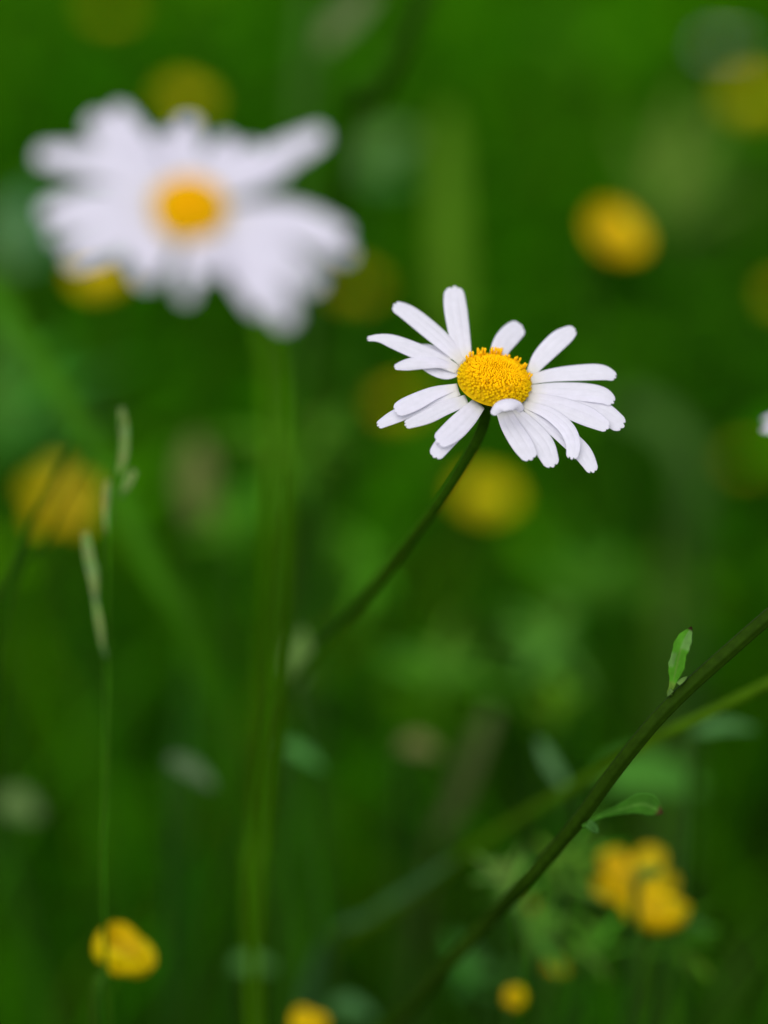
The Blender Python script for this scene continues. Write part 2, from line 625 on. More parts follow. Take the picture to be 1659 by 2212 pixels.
# ------------------------------------------------------------------ the long bent stem at the right, with its two small leaves; its head is beyond the edge
RS = [(1892, 930, 0.556), (1886, 1080, 0.540), (1800, 1215, 0.526), (1662, 1330, 0.519), (1575, 1406, 0.518), (1490, 1482, 0.518), (1420, 1552, 0.519), (1368, 1614, 0.521),
      (1308, 1692, 0.525), (1250, 1772, 0.530), (1192, 1842, 0.536), (1130, 1912, 0.543), (1060, 1985, 0.563), (975, 2075, 0.572), (880, 2185, 0.592), (770, 2320, 0.61)]
rt = simple_daisy('daisy cut off at the right edge on a long dark bent stem with two leaves', 1884, 880, 0.556, (-0.2, 0.85, 0.5), 0.0208, 18,
                  RS, (-0.02, 0.03), 0.00132, 3)

# upper leaf of that stem: pointed, toothed at the foot, brown tip
u0 = K * 0.5175
lm = MB()
lp = [at(*p) for p in [(1446, 1500, 0.5172), (1455, 1470, 0.5166), (1462, 1440, 0.5162), (1469, 1410, 0.516), (1480, 1380, 0.516), (1494, 1354, 0.5165)]]
path = smooth_path(lp, 26)
wd = []
for i in range(26):
    f = i / 25
    w = cr([(16,), (16,), (25,), (40,), (46,), (41,), (46,), (43,), (27,), (3,)], f)[0]
    wd.append(max(w, 2.0) * u0 * 0.80)
leaf_grid(path, wd, view_vec(-0.25, 0.35, 1), lm, (0.075, 0.27, 0.015), 0.12, (0.03, 0.015, 0.006), 9, 0.05, (0.11, 0.26, 0.03))
for i in range(len(lm.c)):                      # pale waxy blotches and a lighter midrib
    r_, c_ = divmod(i, 9)
    if (r_ >= 17 and r_ < 24 and c_ >= 4) or (10 <= r_ < 15 and c_ <= 2):
        lm.c[i] = (0.125, 0.285, 0.06)
    elif r_ < 5:
        lm.c[i] = (0.13, 0.26, 0.03)
o = lm.build('leaf', M_LEAF, rt, 0.0003)
o['label'] = 'upright pale green leaf with a brown tip'
# the two small teeth that clasp the stem at its foot
lm = MB()
for a, b, w in [((1452, 1490), (1442, 1504), 10), ((1464, 1478), (1484, 1462), 11)]:
    pp = [at(a[0] + (b[0] - a[0]) * k / 6, a[1] + (b[1] - a[1]) * k / 6, 0.5163 + 0.0001 * k) for k in range(7)]
    leaf_grid(pp, [w * u0 * k for k in (0.9, 1, 1, 0.9, 0.75, 0.5, 0.2)], view_vec(-0.3, 0.4, 1), lm, (0.14, 0.27, 0.06), 0.2)
lm.build('leaf_tooth', M_LEAF, o, 0.0003)
# lower leaf, lying away to the right
lm = MB()
lp = [at(*p) for p in [(1258, 1786, 0.527), (1300, 1762, 0.529), (1345, 1748, 0.531), (1390, 1738, 0.532), (1432, 1757, 0.532)]]
path = smooth_path(lp, 22)
wd = [max(cr([(9,), (10,), (14,), (22,), (32,), (46,), (44,), (4,)], i / 21)[0], 2) * K * 0.531 for i in range(22)]
leaf_grid(path, wd, view_vec(0.05, 0.35, 0.95), lm, (0.045, 0.165, 0.012), 0.12, (0.07, 0.045, 0.015), 9, 0.03, (0.09, 0.24, 0.03))
o = lm.build('leaf', M_LEAF, rt, 0.0003)
o['label'] = 'lower leaf reaching out to the right'
lm = MB()
pp = [at(1268 + 4 * k, 1778 + 3.5 * k, 0.527) for k in range(7)]
leaf_grid(pp, [22 * K * 0.527 * k for k in (0.9, 1, 1.05, 1, 0.9, 0.6, 0.2)], view_vec(0.1, 0.6, 0.8), lm, (0.06, 0.18, 0.03), 0.2)
lm.build('leaf_tooth', M_LEAF, o, 0.0003)

simple_daisy('faint far white daisy, a grey haze in the upper right', 1565, 100, 0.95, (0.0, 0.9, 0.3), 0.0065, 14,
             [(1565, 110, 0.951), (1568, 180, 0.96), (1570, 260, 0.97)], (0.0, 0.02), 0.0012, 5)


# ------------------------------------------------------------------ buttercups
def buttercup(label, x, y, d, rad, nview=(0.1, 0.75, 0.6), cup=0.55, seed=1, lean=0.0, spread=1.0, tint=(1, 1, 1), name='buttercup', turn=0.0):
    rnd = random.Random(seed)
    head = at(x, y, d)
    nw = view_vec(*nview).normalized()
    s = nw.orthogonal().normalized()
    uu = nw.cross(s)
    g = Vector((head.x + lean, head.y + 0.02 + rnd.uniform(0, 0.05), 0))
    t = thing(name, label, 'flower', g, 'yellow buttercups in the meadow')
    fw = view_vec(0, 0, 1)
    a0 = math.atan2(fw.dot(uu), fw.dot(s)) + turn     # the first petal turned toward the viewer
    for k in range(5):
        a = a0 + 2 * math.pi * k / 5 + rnd.uniform(-0.1, 0.1)
        dr = s * math.cos(a) + uu * math.sin(a)
        sd_ = nw.cross(dr)
        op = cup * rnd.uniform(0.85, 1.15)
        mb = MB()
        rows = []
        for i in range(13):
            f = i / 12
            th = f * 1.25
            out_ = rad * (math.sin(th) * (1 - op * 0.55) + 0.05)
            up = rad * ((1 - math.cos(th)) * op * 1.5)
            w = 1.12 * rad * spread * math.sin(math.pi * (0.12 + 0.74 * f)) ** 0.75
            if f > 0.8:
                w *= math.sqrt(max(1 - ((f - 0.8) / 0.22) ** 2, 0.1))
            p = head + dr * out_ + nw * (up - 0.15 * rad)
            inw = (nw * (1 - op) - dr * op).normalized()
            rows.append([p + sd_ * (w * 0.5 * v) + inw * (0.22 * w * v * v) + nw * (0.0002 * (k % 2)) for v in (-1, -0.66, -0.33, 0, 0.33, 0.66, 1)])
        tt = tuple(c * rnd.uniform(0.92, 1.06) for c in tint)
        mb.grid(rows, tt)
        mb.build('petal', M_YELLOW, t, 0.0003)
    cm = MB()
    cm.blob(head, nw, rad * 0.16, rad * 0.2, (0.16, 0.26, 0.02), 6, 10)
    for k in range(28):
        a = rnd.uniform(0, 6.28)
        rr = rad * rnd.uniform(0.14, 0.30)
        p0 = head + (s * math.cos(a) + uu * math.sin(a)) * rr * 0.6 - nw * rad * 0.1
        p1 = head + (s * math.cos(a) + uu * math.sin(a)) * rr + nw * rad * rnd.uniform(0.12, 0.3)
        cm.tube([p0, p0.lerp(p1, 0.7), p1], [rad * 0.012, rad * 0.012, rad * 0.04], 5, (0.62, 0.40, 0.01))
    cm.build('stamens', M_DISC, t)
    for k in range(5):
        a = a0 + 0.63 + 2 * math.pi * k / 5
        dr = s * math.cos(a) + uu * math.sin(a)
        sm = MB()
        pth = [head - nw * rad * 0.16 + dr * rad * (0.05 + 0.5 * f) + nw * rad * (0.45 * f * f * cup - 0.02) for f in [i / 6 for i in range(7)]]
        leaf_grid(pth, leaf_widths(7, rad * 0.34), nw, sm, (0.07, 0.17, 0.02), 0.1, ncol=3)
        sm.build('sepal', M_GREEN, t, 0.0002)
    hb = head - nw * rad * 0.16
    pts = [hb, hb - nw * rad * 0.9, hb.lerp(Vector((g.x, g.y, 0)), 0.35) + Vector((lean * 0.3, 0, 0)), hb.lerp(Vector((g.x, g.y, 0)), 0.7), Vector((g.x, g.y, -0.003))]
    sm = MB()
    sm.tube(smooth_path(pts, 30), 0.0008, 8, (0.05, 0.14, 0.012))
    sm.build('stem', M_GREEN, t)
    return t


BUTTERCUPS = [
    ('solitary bright yellow buttercup, oval and blurred, above the sharp daisy on the right', 1318, 520, 0.715, 0.0108, (0.42, 0.55, 0.72), 0.45, 1.0),
    ('dim yellow buttercup behind the stem just under the sharp daisy', 1050, 1084, 0.80, 0.0098, (0.1, 0.7, 0.6), 0.4, 1.0),
    ('open ragged buttercup with separate petals beside the grass spikelets at the left', 128, 1078, 0.70, 0.0108, (0.2, 0.3, 0.9), 0.2, 0.60),
    ('small compact golden buttercup alone near the bottom left corner', 254, 2080, 0.575, 0.0092, (0.45, 0.82, 0.32), 0.62, 1.05),
    ('bright cupped buttercup facing up at the lower right, in front of a two lobed one', 1406, 1990, 0.603, 0.0102, (0.20, 0.95, 0.16), 0.55, 1.0),
    ('two lobed buttercup with a green heart behind the bright cupped one', 1372, 1906, 0.626, 0.0106, (-0.05, 0.72, 0.65), 0.30, 0.50),
    ('tiny yellow flower bud under the cupped buttercups near the bottom edge', 1110, 2166, 0.60, 0.0034, (0.1, 0.8, 0.5), 0.9, 1.0),
    ('yellow buttercup cut off by the bottom edge of the picture', 665, 2230, 0.60, 0.0060, (0.1, 0.9, 0.2), 0.7, 1.0),
    ('buttercup peeping out above the top petals of the large blurred daisy', 398, 230, 0.86, 0.0085, (0.2, 0.75, 0.6), 0.4, 1.0),
    ('buttercup showing between the lower left petals of the large blurred daisy', 222, 612, 0.76, 0.0095, (-0.1, 0.75, 0.6), 0.45, 1.0),
    ('olive yellow buttercup haze right of the large blurred daisy', 768, 628, 0.92, 0.0078, (0.1, 0.8, 0.4), 0.4, 1.0),
    ('faint buttercup behind the left petals of the sharp daisy', 862, 882, 0.92, 0.0072, (0.0, 0.8, 0.45), 0.4, 1.0),
    ('large dull yellow buttercup at the upper right edge', 1632, 222, 0.95, 0.0105, (-0.1, 0.8, 0.5), 0.4, 1.0),
    ('very faint yellow buttercup at the top left corner', 240, 25, 0.98, 0.0070, (0.0, 0.85, 0.4), 0.4, 1.0),
    ('buttercup half hidden by the right edge below the dull one', 1690, 645, 0.90, 0.0055, (0.0, 0.8, 0.5), 0.4, 1.0),
    ('tiny dim yellow bud right beside the long bent stem', 1157, 1968, 0.62, 0.0024, (0.0, 0.8, 0.5), 0.9, 1.0),
    ('small half opened buttercup arching above the tiny bottom bud', 1196, 2100, 0.605, 0.0042, (0.3, 0.9, 0.2), 0.5, 0.7),
    ('faint olive buttercup near the right edge below the cropped white petal', 1610, 1000, 0.98, 0.0046, (0.0, 0.85, 0.4), 0.4, 1.0),
]
for i, (lab, x, y, d, rad, nv, cup, spread) in enumerate(BUTTERCUPS):
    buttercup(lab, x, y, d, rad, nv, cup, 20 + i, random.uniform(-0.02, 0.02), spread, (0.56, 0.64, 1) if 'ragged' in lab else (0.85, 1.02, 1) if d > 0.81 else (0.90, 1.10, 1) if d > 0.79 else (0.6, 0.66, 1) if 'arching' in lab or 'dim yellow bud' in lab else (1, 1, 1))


# ------------------------------------------------------------------ single grass blades and stalks that can be told apart
def blade(label, pts, width, colr, gd=(0.0, 0.03), name='grass_leaf', facing=(0, 0.25, 1), round_=False, taper=True, head=0.0):
    st, g = stem_path(pts, *gd, n=40)
    t_mb = MB()
    o_thing = None
    if round_:
        t_mb.tube(st, width * 0.5, 8, colr)
    else:
        n = len(st)
        wd_ = [width * (min(1.0, 0.12 + 3.0 * i / n) if taper else 1.0) for i in range(n)]
        if head:                       # a broad flower head on a thin stalk
            wd_ = [width * (math.sin(math.pi * min(0.08 + 0.92 * i / n / head, 1)) ** 0.5) if i / n < head * 0.97 else 0.0011 for i in range(n)]
            wd_ = [max(w, 0.0011) for w in wd_]
        leaf_grid(st, wd_, view_vec(*facing), t_mb, colr, 0.2, ncol=5)
    base = Vector((g.x, g.y, 0))
    o = t_mb.build(name, M_GREEN, None, 0.0002 if not round_ else 0)
    o.data.transform(Matrix.Translation(-base))
    o.location = base
    o['label'] = label
    o['category'] = 'grass'
    o['group'] = 'single grass blades in the meadow'
    return o


YG, MG, DG, PG, BG = (0.14, 0.26, 0.004), (0.055, 0.22, 0.006), (0.022, 0.08, 0.003), (0.11, 0.25, 0.012), (0.08, 0.22, 0.06)
blade('broad pale upright grass head above the sharp daisy', [(962, 240, 0.80), (966, 400, 0.80), (972, 560, 0.80), (974, 680, 0.80), (977, 820, 0.81)], 0.0090, PG, (0, 0.02), head=0.68)
blade('green blade slanting down from the left edge past the ragged buttercup', [(-30, 600, 0.67), (60, 745, 0.665), (160, 900, 0.66), (240, 1040, 0.66), (330, 1230, 0.66), (430, 1430, 0.67)], 0.0045, (0.055, 0.205, 0.006), (0.03, 0.04), taper=False)
blade('dark stalk slanting down from the top edge', [(945, -60, 0.662), (880, 75, 0.66), (812, 210, 0.664), (745, 340, 0.68)], 0.0040, (0.018, 0.066, 0.001), (-0.03, 0.03), name='grass_stalk', round_=True)
blade('thin dark stalk crossing the ragged buttercup', [(155, 960, 0.585), (110, 1050, 0.582), (60, 1150, 0.58), (0, 1290, 0.58), (-60, 1440, 0.58)], 0.0012, DG, (-0.02, 0.02), name='grass_stalk', round_=True)
blade('second thin dark stalk crossing the ragged buttercup', [(200, 965, 0.60), (150, 1055, 0.60), (90, 1180, 0.60), (20, 1340, 0.60)], 0.0009, DG, (-0.02, 0.02), name='grass_stalk', round_=True)
blade('faint upright blade left of the dark top stalk', [(672, -40, 0.76), (655, 120, 0.76), (645, 280, 0.76), (640, 420, 0.77)], 0.0035, (0.06, 0.16, 0.02), (0, 0.02), taper=False)
blade('thin yellow green stem rising to the right edge behind the long bent stem', [(1690, 1462, 0.552), (1500, 1556, 0.562), (1400, 1606, 0.57), (1250, 1692, 0.588), (1100, 1782, 0.61), (950, 1885, 0.635), (830, 1972, 0.66), (700, 2085, 0.68)], 0.0023, (0.075, 0.18, 0.004), (-0.03, 0.02), name='grass_stalk', round_=True)
blade('drooping pale blade arching at the right of the sharp daisy', [(1340, 868, 0.84), (1440, 920, 0.84), (1490, 1010, 0.84), (1490, 1150, 0.85), (1480, 1300, 0.87)], 0.0075, (0.075, 0.18, 0.03), (0, 0.02), taper=False)
blade('olive upright blade under the right petals of the sharp daisy', [(1440, 1120, 0.78), (1430, 1300, 0.78), (1425, 1420, 0.785)], 0.0055, (0.06, 0.14, 0.01), (0, 0.02))
blade('brownish dry blade leaning in the lower middle', [(1065, 1530, 0.69), (1020, 1640, 0.69), (975, 1760, 0.695), (930, 1860, 0.70)], 0.0048, (0.09, 0.125, 0.035), (-0.01, 0.02), head=0.55)
blade('long green blade lying across the lower middle', [(985, 1850, 0.625), (900, 1915, 0.625), (800, 1985, 0.63), (690, 2085, 0.64)], 0.0042, (0.05, 0.14, 0.04), (-0.02, 0.02), facing=(0.2, 0.9, 0.5))
blade('thin vertical blade low down at the left, between the spikelets and the tall stem', [(410, 1350, 0.72), (395, 1600, 0.72), (385, 1800, 0.72)], 0.0040, (0.025, 0.11, 0.01), (0, 0.02))
blade('fine pale grass blade in the dark at the bottom right', [(1650, 1980, 0.70), (1600, 2080, 0.70), (1540, 2220, 0.70)], 0.0030, (0.05, 0.14, 0.01), (0, 0.02))


# the grass flower stalk with its spikelets
def spikelets():
    st, g = stem_path([(264, 905, 0.561), (258, 980, 0.561), (243, 1050, 0.561), (233, 1180, 0.561), (231, 1400, 0.564), (229, 1700, 0.562), (226, 1990, 0.56)], 0.0, 0.01, 60)
    t = thing('flowering_grass', 'flowering grass stalk with four pale spikelets at the left', 'grass', Vector((g.x, g.y, 0)))
    m = MB()
    m.tube(st, 0.00042, 8, (0.045, 0.16, 0.006))
    m.tube(smooth_path([at(229, 1420, 0.563), at(216, 1370, 0.563), at(206, 1300, 0.563)], 12), 0.0005, 7, (0.10, 0.21, 0.05))
    m.tube(smooth_path([at(262, 1075, 0.561), at(268, 1060, 0.561), at(284, 1024, 0.561)], 12), 0.0004, 7, (0.08, 0.18, 0.04))
    m.build('stem', M_GREEN, t)
    rnd = random.Random(4)
    for pts, w in [([(262, 876), (268, 930), (266, 985), (256, 1026)], 22), ([(233, 1034), (232, 1080), (233, 1120), (233, 1160)], 20),
                   ([(184, 1146), (192, 1200), (202, 1250), (206, 1300)], 24), ([(290, 1018), (280, 1036), (272, 1052), (264, 1066)], 18),
                   ([(205, 1290), (212, 1330), (218, 1365), (222, 1400)], 14)]:
        mb = MB()
        pth = smooth_path([at(a, b, 0.561) for a, b in pts], 16)
        n = len(pth)
        # overlapping scales along the axis
        for i in range(1, n - 1):
            t_ = (pth[i - 1] - pth[i + 1]).normalized()
            sd_ = t_.cross(view_vec(0, 0, 1)).normalized()
            f = i / (n - 1)
            ww = w * K * 0.561 * math.sin(math.pi * (0.12 + 0.8 * f)) ** 0.8
            for sg in (-1, 1):
                cc = tuple(c * rnd.uniform(0.8, 1.2) for c in (0.27, 0.40, 0.12))
                p0 = pth[i] + sd_ * sg * ww * 0.22
                mb.blob(p0, t_ + sd_ * sg * 0.3, ww * 0.26, ww * 0.6, cc, 5, 7)
            if i % 2 == 0:                          # a bristle from the tip of each scale
                b0 = pth[i] + sd_ * rnd.choice((-1, 1)) * ww * 0.35
                b1 = b0 + (t_ + sd_ * rnd.uniform(-0.25, 0.25)).normalized() * ww * 1.3
                mb.tube([b0, b0.lerp(b1, 0.5), b1], [0.00007, 0.00006, 0.00003], 4, (0.30, 0.36, 0.14))
        mb.build('spikelet', M_GREEN, t)


spikelets()


def seed_head():
    pts = [(800, -30, 0.73), (760, 30, 0.728), (715, 75, 0.728), (690, 130, 0.73), (672, 300, 0.74), (668, 480, 0.75)]
    st, g = stem_path(pts, 0, 0.02, 50)
    t = thing('flowering_grass', 'pale grass head leaning at the top edge beside the dark stalk', 'grass', Vector((g.x, g.y, 0)))
    m = MB()
    m.tube(st, 0.0006, 7, (0.05, 0.15, 0.02))
    m.build('stem', M_GREEN, t)
    mb = MB()
    rnd = random.Random(9)
    for i in range(2, 17):
        p = st[i]
        t_ = (st[i - 1] - st[i + 1]).normalized()
        sd_ = t_.cross(view_vec(0, 0, 1)).normalized()
        for sg in (-1, 1):
            cc = tuple(c * rnd.uniform(0.8, 1.2) for c in (0.20, 0.29, 0.11))
            mb.blob(p + sd_ * sg * 0.0012, t_ + sd_ * sg * 0.5, 0.0010, 0.0028, cc, 5, 7)
    mb.build('spikelet', M_GREEN, t)


seed_head()


# ------------------------------------------------------------------ leafy herbs that show as paler patches
def herb(label, x, y, d, leaves, colr, fac=(0, 0.6, 0.8), seed=1, name='leafy_herb'):
    """leaves: (dx, dy) from foot to tip in picture units, width; each leaf starts at (x, y)."""
    rnd = random.Random(seed)
    if len(leaves) > 2:
        fac = (fac[0], 0.8, 0.5)
        colr = (colr[0] * 1.3, colr[1] * 1.35, colr[2] * 0.7)
    p0 = at(x, y, d)
    g = Vector((p0.x + rnd.uniform(-0.02, 0.02), p0.y + rnd.uniform(0.01, 0.04), 0))
    t = thing(name, label, 'plant', g, 'soft leafy herbs in the grass')
    sm = MB()
    sm.tube(smooth_path([p0, p0.lerp(g, 0.4) + Vector((0, 0.008, 0)), Vector((g.x, g.y, -0.003))], 20), 0.0009, 7, (0.04, 0.12, 0.015))
    sm.build('stem', M_GREEN, t)
    if len(leaves) > 2:                       # clumps carry many narrow leaflets
        fine = []
        for (ox, oy, dx, dy, w, dd) in leaves:
            for k in range(4):
                a = rnd.gauss(0, 0.42)
                q = rnd.uniform(0.75, 1.45)
                fine.append((ox + rnd.uniform(-25, 25), oy + rnd.uniform(-25, 25), (dx * math.cos(a) - dy * math.sin(a)) * q, (dx * math.sin(a) + dy * math.cos(a)) * q,
                             w * rnd.uniform(0.3, 0.5), dd + rnd.uniform(-0.012, 0.02)))
        leaves = fine
    for (ox, oy, dx, dy, w, dd) in leaves:
        a = at(x + ox, y + oy, d)
        b = at(x + ox + dx, y + oy + dy, d + dd)
        up = view_vec(*fac)
        mid = a.lerp(b, 0.5) + up * (b - a).length * 0.08
        mb = MB()
        if (ox or oy):
            mb.tube([p0, p0.lerp(a, 0.5), a], [0.0005] * 3, 6, colr)
        leaf_grid(smooth_path([a, mid, b], 14), leaf_widths(14, w * K * d), up, mb, tuple(c * rnd.uniform(0.9, 1.4) for c in colr), 0.14, ncol=7)
        mb.build('leaf', M_LEAF, t, 0.0003)
    return t


PB = (0.10, 0.25, 0.055)      # pale bluish
PL = (0.13, 0.26, 0.06)      # pale green
LG = (0.06, 0.20, 0.02)      # light fresh green
GY = (0.20, 0.24, 0.12)      # grey dry
rad5 = [(0, 0, math.cos(a) * 95, math.sin(a) * 80, 42, 0.0) for a in (0.3, 1.4, 2.5, 3.5, 4.4, 5.4)]
HERBS = [
    ('small green leaf between the two buttercups of the lower right pair', 1378, 1890, 0.588, [(0, 0, 58, -4, 34, 0)], (0.07, 0.20, 0.02), (0, 0.7, 0.7)),
    ('bluish green leaves at the left edge below the large blurred daisy', -20, 960, 0.78, [(0, 0, 150, -190, 90, 0), (0, 0, 60, -230, 90, 0), (0, 0, 190, -60, 80, 0)], (0.045, 0.18, 0.035), (0.2, 0.5, 0.9)),
    ('pale oval leaf on a herb right of the tall yellow green stem', 640, 1478, 0.632, [(0, 0, 10, -120, 52, 0)], (0.13, 0.26, 0.05), (-0.1, 0.3, 1)),
    ('star of fresh green leaves in the middle left, below the large blurred daisy', 650, 985, 0.72, rad5 + [(0, 0, -130, -110, 40, 0.01), (0, 0, 110, -60, 50, 0)], (0.075, 0.21, 0.02), (0, 0.4, 0.9)),
    ('bluish leafy clump left of the long bent stem', 1200, 1400, 0.755, [(0, 0, -70, -60, 60, 0), (0, 0, 60, -70, 60, 0), (0, 0, 90, 10, 55, 0), (0, 0, -80, 40, 55, 0)], PB, (0, 0.5, 0.9)),
    ('small yellow green leaf tuft left of the bend of the long stem', 1195, 1545, 0.70, [(0, 0, -40, -50, 48, 0), (0, 0, 45, -50, 48, 0), (0, 0, 5, -70, 44, 0)], (0.12, 0.25, 0.02), (0, 0.5, 0.9)),
    ('narrow bluish leaf slanting toward the yellow green stem', 1222, 1700, 0.618, [(0, 0, -60, -105, 30, 0)], (0.10, 0.22, 0.07), (-0.5, 0.5, 0.8)),
    ('broad pale oval leaf under the yellow green stem at the right', 1300, 1685, 0.672, [(0, 0, 225, 15, 128, 0.01)], (0.09, 0.24, 0.022), (0, 0.7, 0.7)),
    ('slim bluish leaf lying level near the right edge', 1500, 1582, 0.612, [(0, 0, 135, -6, 38, 0)], (0.08, 0.19, 0.08), (0, 0.8, 0.6)),
    ('small bluish leaf in the dark at the lower left', 365, 1640, 0.628, [(0, 0, 100, 66, 52, 0)], (0.09, 0.22, 0.07), (0.1, 0.8, 0.6)),
    ('small fresh leaf right of the tall yellow green stem, low down', 612, 1608, 0.63, [(0, 0, 85, 55, 38, 0)], (0.10, 0.25, 0.06), (0.1, 0.7, 0.7)),
    ('pinkish pale leaf in the lower middle', 865, 1608, 0.672, [(0, 0, 85, 20, 58, 0)], (0.15, 0.20, 0.06), (0, 0.8, 0.6)),
    ('dim pale leaf at the left edge low down', -5, 1730, 0.672, [(0, 0, 95, 40, 86, 0)], (0.10, 0.23, 0.06), (0, 0.8, 0.6)),
    ('grey upright dry leaf between the spikelets and the fresh leaf star', 432, 1130, 0.755, [(0, 0, -10, -190, 78, 0)], (0.13, 0.18, 0.06), (0, 0.3, 1)),
    ('toothed bluish leaves crossed by the foot of the long bent stem', 1090, 1935, 0.60, [(0, 0, -75, -65, 50, 0), (0, 0, -30, -95, 40, 0), (0, 0, 50, -70, 36, 0)], (0.11, 0.24, 0.07), (0, 0.7, 0.7)),
    ('pale leaves on the left of the cupped buttercup', 1205, 1905, 0.61, [(0, 0, 60, -60, 44, 0), (0, 0, -20, -70, 40, 0), (0, 0, 70, 10, 36, 0)], PL, (0, 0.7, 0.7)),
    ('leaf curving down right of the cupped buttercup', 1440, 1975, 0.605, [(0, 0, 95, 40, 32, 0)], (0.06, 0.17, 0.03), (0.2, 0.8, 0.5)),
    ('leafy sprig under the cupped buttercup', 1270, 2045, 0.612, [(0, 0, -80, -25, 40, 0), (0, 0, 60, -70, 34, 0), (0, 0, -50, 50, 40, 0), (0, 0, 30, 60, 36, 0)], (0.10, 0.26, 0.045), (0, 0.7, 0.7)),
    ('bluish leaf at the bottom left of the middle', 505, 2085, 0.65, [(0, 0, 90, 10, 50, 0)], (0.07, 0.18, 0.06), (0, 0.8, 0.5)),
    ('pale bluish leaf at the bottom edge right of the cropped buttercup', 715, 2170, 0.64, [(0, 0, 95, 30, 60, 0)], (0.08, 0.18, 0.06), (0, 0.8, 0.5)),
    ('wide grey green leaf far off at the right', 1440, 480, 0.98, [(0, 0, 150, -160, 120, 0), (0, 0, 190, 20, 120, 0), (0, 0, 40, -210, 100, 0)], (0.085, 0.155, 0.035), (0, 0.5, 0.9)),
    ('grey green leaves at the left edge beside the large blurred daisy', 40, 560, 0.92, [(0, 0, 40, -140, 100, 0), (0, 0, -60, -100, 90, 0)], (0.12, 0.22, 0.09), (0, 0.5, 0.9)),
    ('soft green leaves in the gap right of the upper petals of the large blurred daisy', 780, 360, 0.86, [(0, 0, 110, -70, 80, 0), (0, 0, 100, 30, 70, 0)], (0.08, 0.22, 0.05), (0, 0.5, 0.9)),
    ('bluish leafy clump in the middle of the meadow under the sharp daisy stem', 950, 1470, 0.74, [(0, 0, -90, -70, 66, 0), (0, 0, 40, -110, 66, 0), (0, 0, 110, -20, 60, 0), (0, 0, -60, 40, 60, 0)], (0.08, 0.23, 0.03), (0, 0.5, 0.9)),
    ('leafy clump between the leaf star and the sharp daisy stem', 800, 1250, 0.76, [(0, 0, -110, -60, 70, 0), (0, 0, -20, -120, 66, 0), (0, 0, 80, -40, 60, 0), (0, 0, -50, 60, 60, 0)], (0.075, 0.23, 0.02), (0, 0.5, 0.9)),
    ('green leaves left of the leaf star', 510, 1180, 0.73, [(0, 0, -40, -120, 60, 0), (0, 0, 60, -90, 60, 0), (0, 0, -90, -20, 50, 0)], (0.07, 0.22, 0.02), (0, 0.5, 0.9)),
    ('light green leaves under the lowest petals of the sharp daisy', 1260, 1290, 0.80, [(0, 0, 100, -90, 80, 0), (0, 0, -30, -130, 76, 0), (0, 0, 120, 30, 70, 0)], (0.055, 0.18, 0.02), (0, 0.5, 0.9)),
    ('leaves in the dark behind the foot of the long bent stem', 1020, 2120, 0.66, [(0, 0, 90, -40, 50, 0), (0, 0, -80, -60, 50, 0), (0, 0, 20, 70, 46, 0)], (0.05, 0.16, 0.05), (0, 0.7, 0.7)),
    ('feathery pale sprig right of the foot of the long bent stem', 1165, 2035, 0.60, [(0, 0, 60, -80, 40, 0), (0, 0, -40, -90, 40, 0), (0, 0, 80, -10, 40, 0), (0, 0, 30, 80, 40, 0)], (0.09, 0.22, 0.05), (0, 0.7, 0.7)),
    ('feathery sprig under the right side of the buttercup pair', 1455, 2045, 0.61, [(0, 0, 90, -30, 40, 0), (0, 0, -70, 40, 40, 0), (0, 0, 50, 60, 40, 0)], (0.06, 0.17, 0.02), (0, 0.7, 0.7)),
    ('feathery sprig between the bent stem and the lower stem leaf', 1225, 1850, 0.605, [(0, 0, 70, 10, 36, 0), (0, 0, 40, 70, 36, 0), (0, 0, 80, -40, 36, 0)], (0.08, 0.21, 0.03), (0, 0.7, 0.7)),
]
for i, (lab, x, y, d, lv, cc, fac) in enumerate(HERBS):
    herb(lab, x, y, d, lv, cc, fac, 50 + i)

# ------------------------------------------------------------------ ground, grass, undergrowth
gm = bpy.data.materials.new("soil")
gm.use_nodes = True
N, L = gm.node_tree.nodes, gm.node_tree.links
pb = N['Principled BSDF']
pb.inputs['Roughness'].default_value = 1.0
pb.inputs['Specular IOR Level'].default_value = 0.0
tc = N.new('ShaderNodeTexCoord')
n1 = N.new('ShaderNodeTexNoise')
n1.inputs['Scale'].default_value = 9.0
n1.inputs['Detail'].default_value = 8.0
rp = N.new('ShaderNodeValToRGB')
rp.color_ramp.elements[0].position = 0.35
rp.color_ramp.elements[0].color = (0.006, 0.016, 0.001, 1)
rp.color_ramp.elements[1].position = 0.7
rp.color_ramp.elements[1].color = (0.010, 0.040, 0.001, 1)
L.new(tc.outputs['Object'], n1.inputs['Vector'])
L.new(n1.outputs['Fac'], rp.inputs['Fac'])
L.new(rp.outputs['Color'], pb.inputs['Base Color'])
mb = MB()
rows = []
ys = [-20, -5, -1, 0, 0.5, 1, 1.5, 2, 2.5, 3, 4, 6, 10, 20, 60, 150]
xs = [-100, -40, -15, -6, -3, -2, -1.5, -1, -0.5, 0, 0.5, 1, 1.5, 2, 3, 6, 15, 40, 100]
for yy in ys:
    rows.append([Vector((xx, yy, 0.004 * noise.noise(Vector((xx * 3, yy * 3, 0))) - 0.004)) for xx in xs])
mb.grid(rows)
gr = mb.build('ground', gm)
gr['kind'] = 'structure'


def ceiling(y):
    """How tall the meadow stands y metres out (trampled short right in front)."""
    if y < 0.6:
        return max(min(0.05, 0.5 - 0.667 * y - 0.04), 0.03)
    if y < 1.0:
        return 0.05 + min(max(y - 0.72, 0) / 0.14, 1) * 0.12 + max(y - 0.86, 0) / 0.14 * 0.06
    return 0.25


def gap(x, y):
    return noise.noise(Vector((x * 13, y * 11, 21.0))) < 0.04


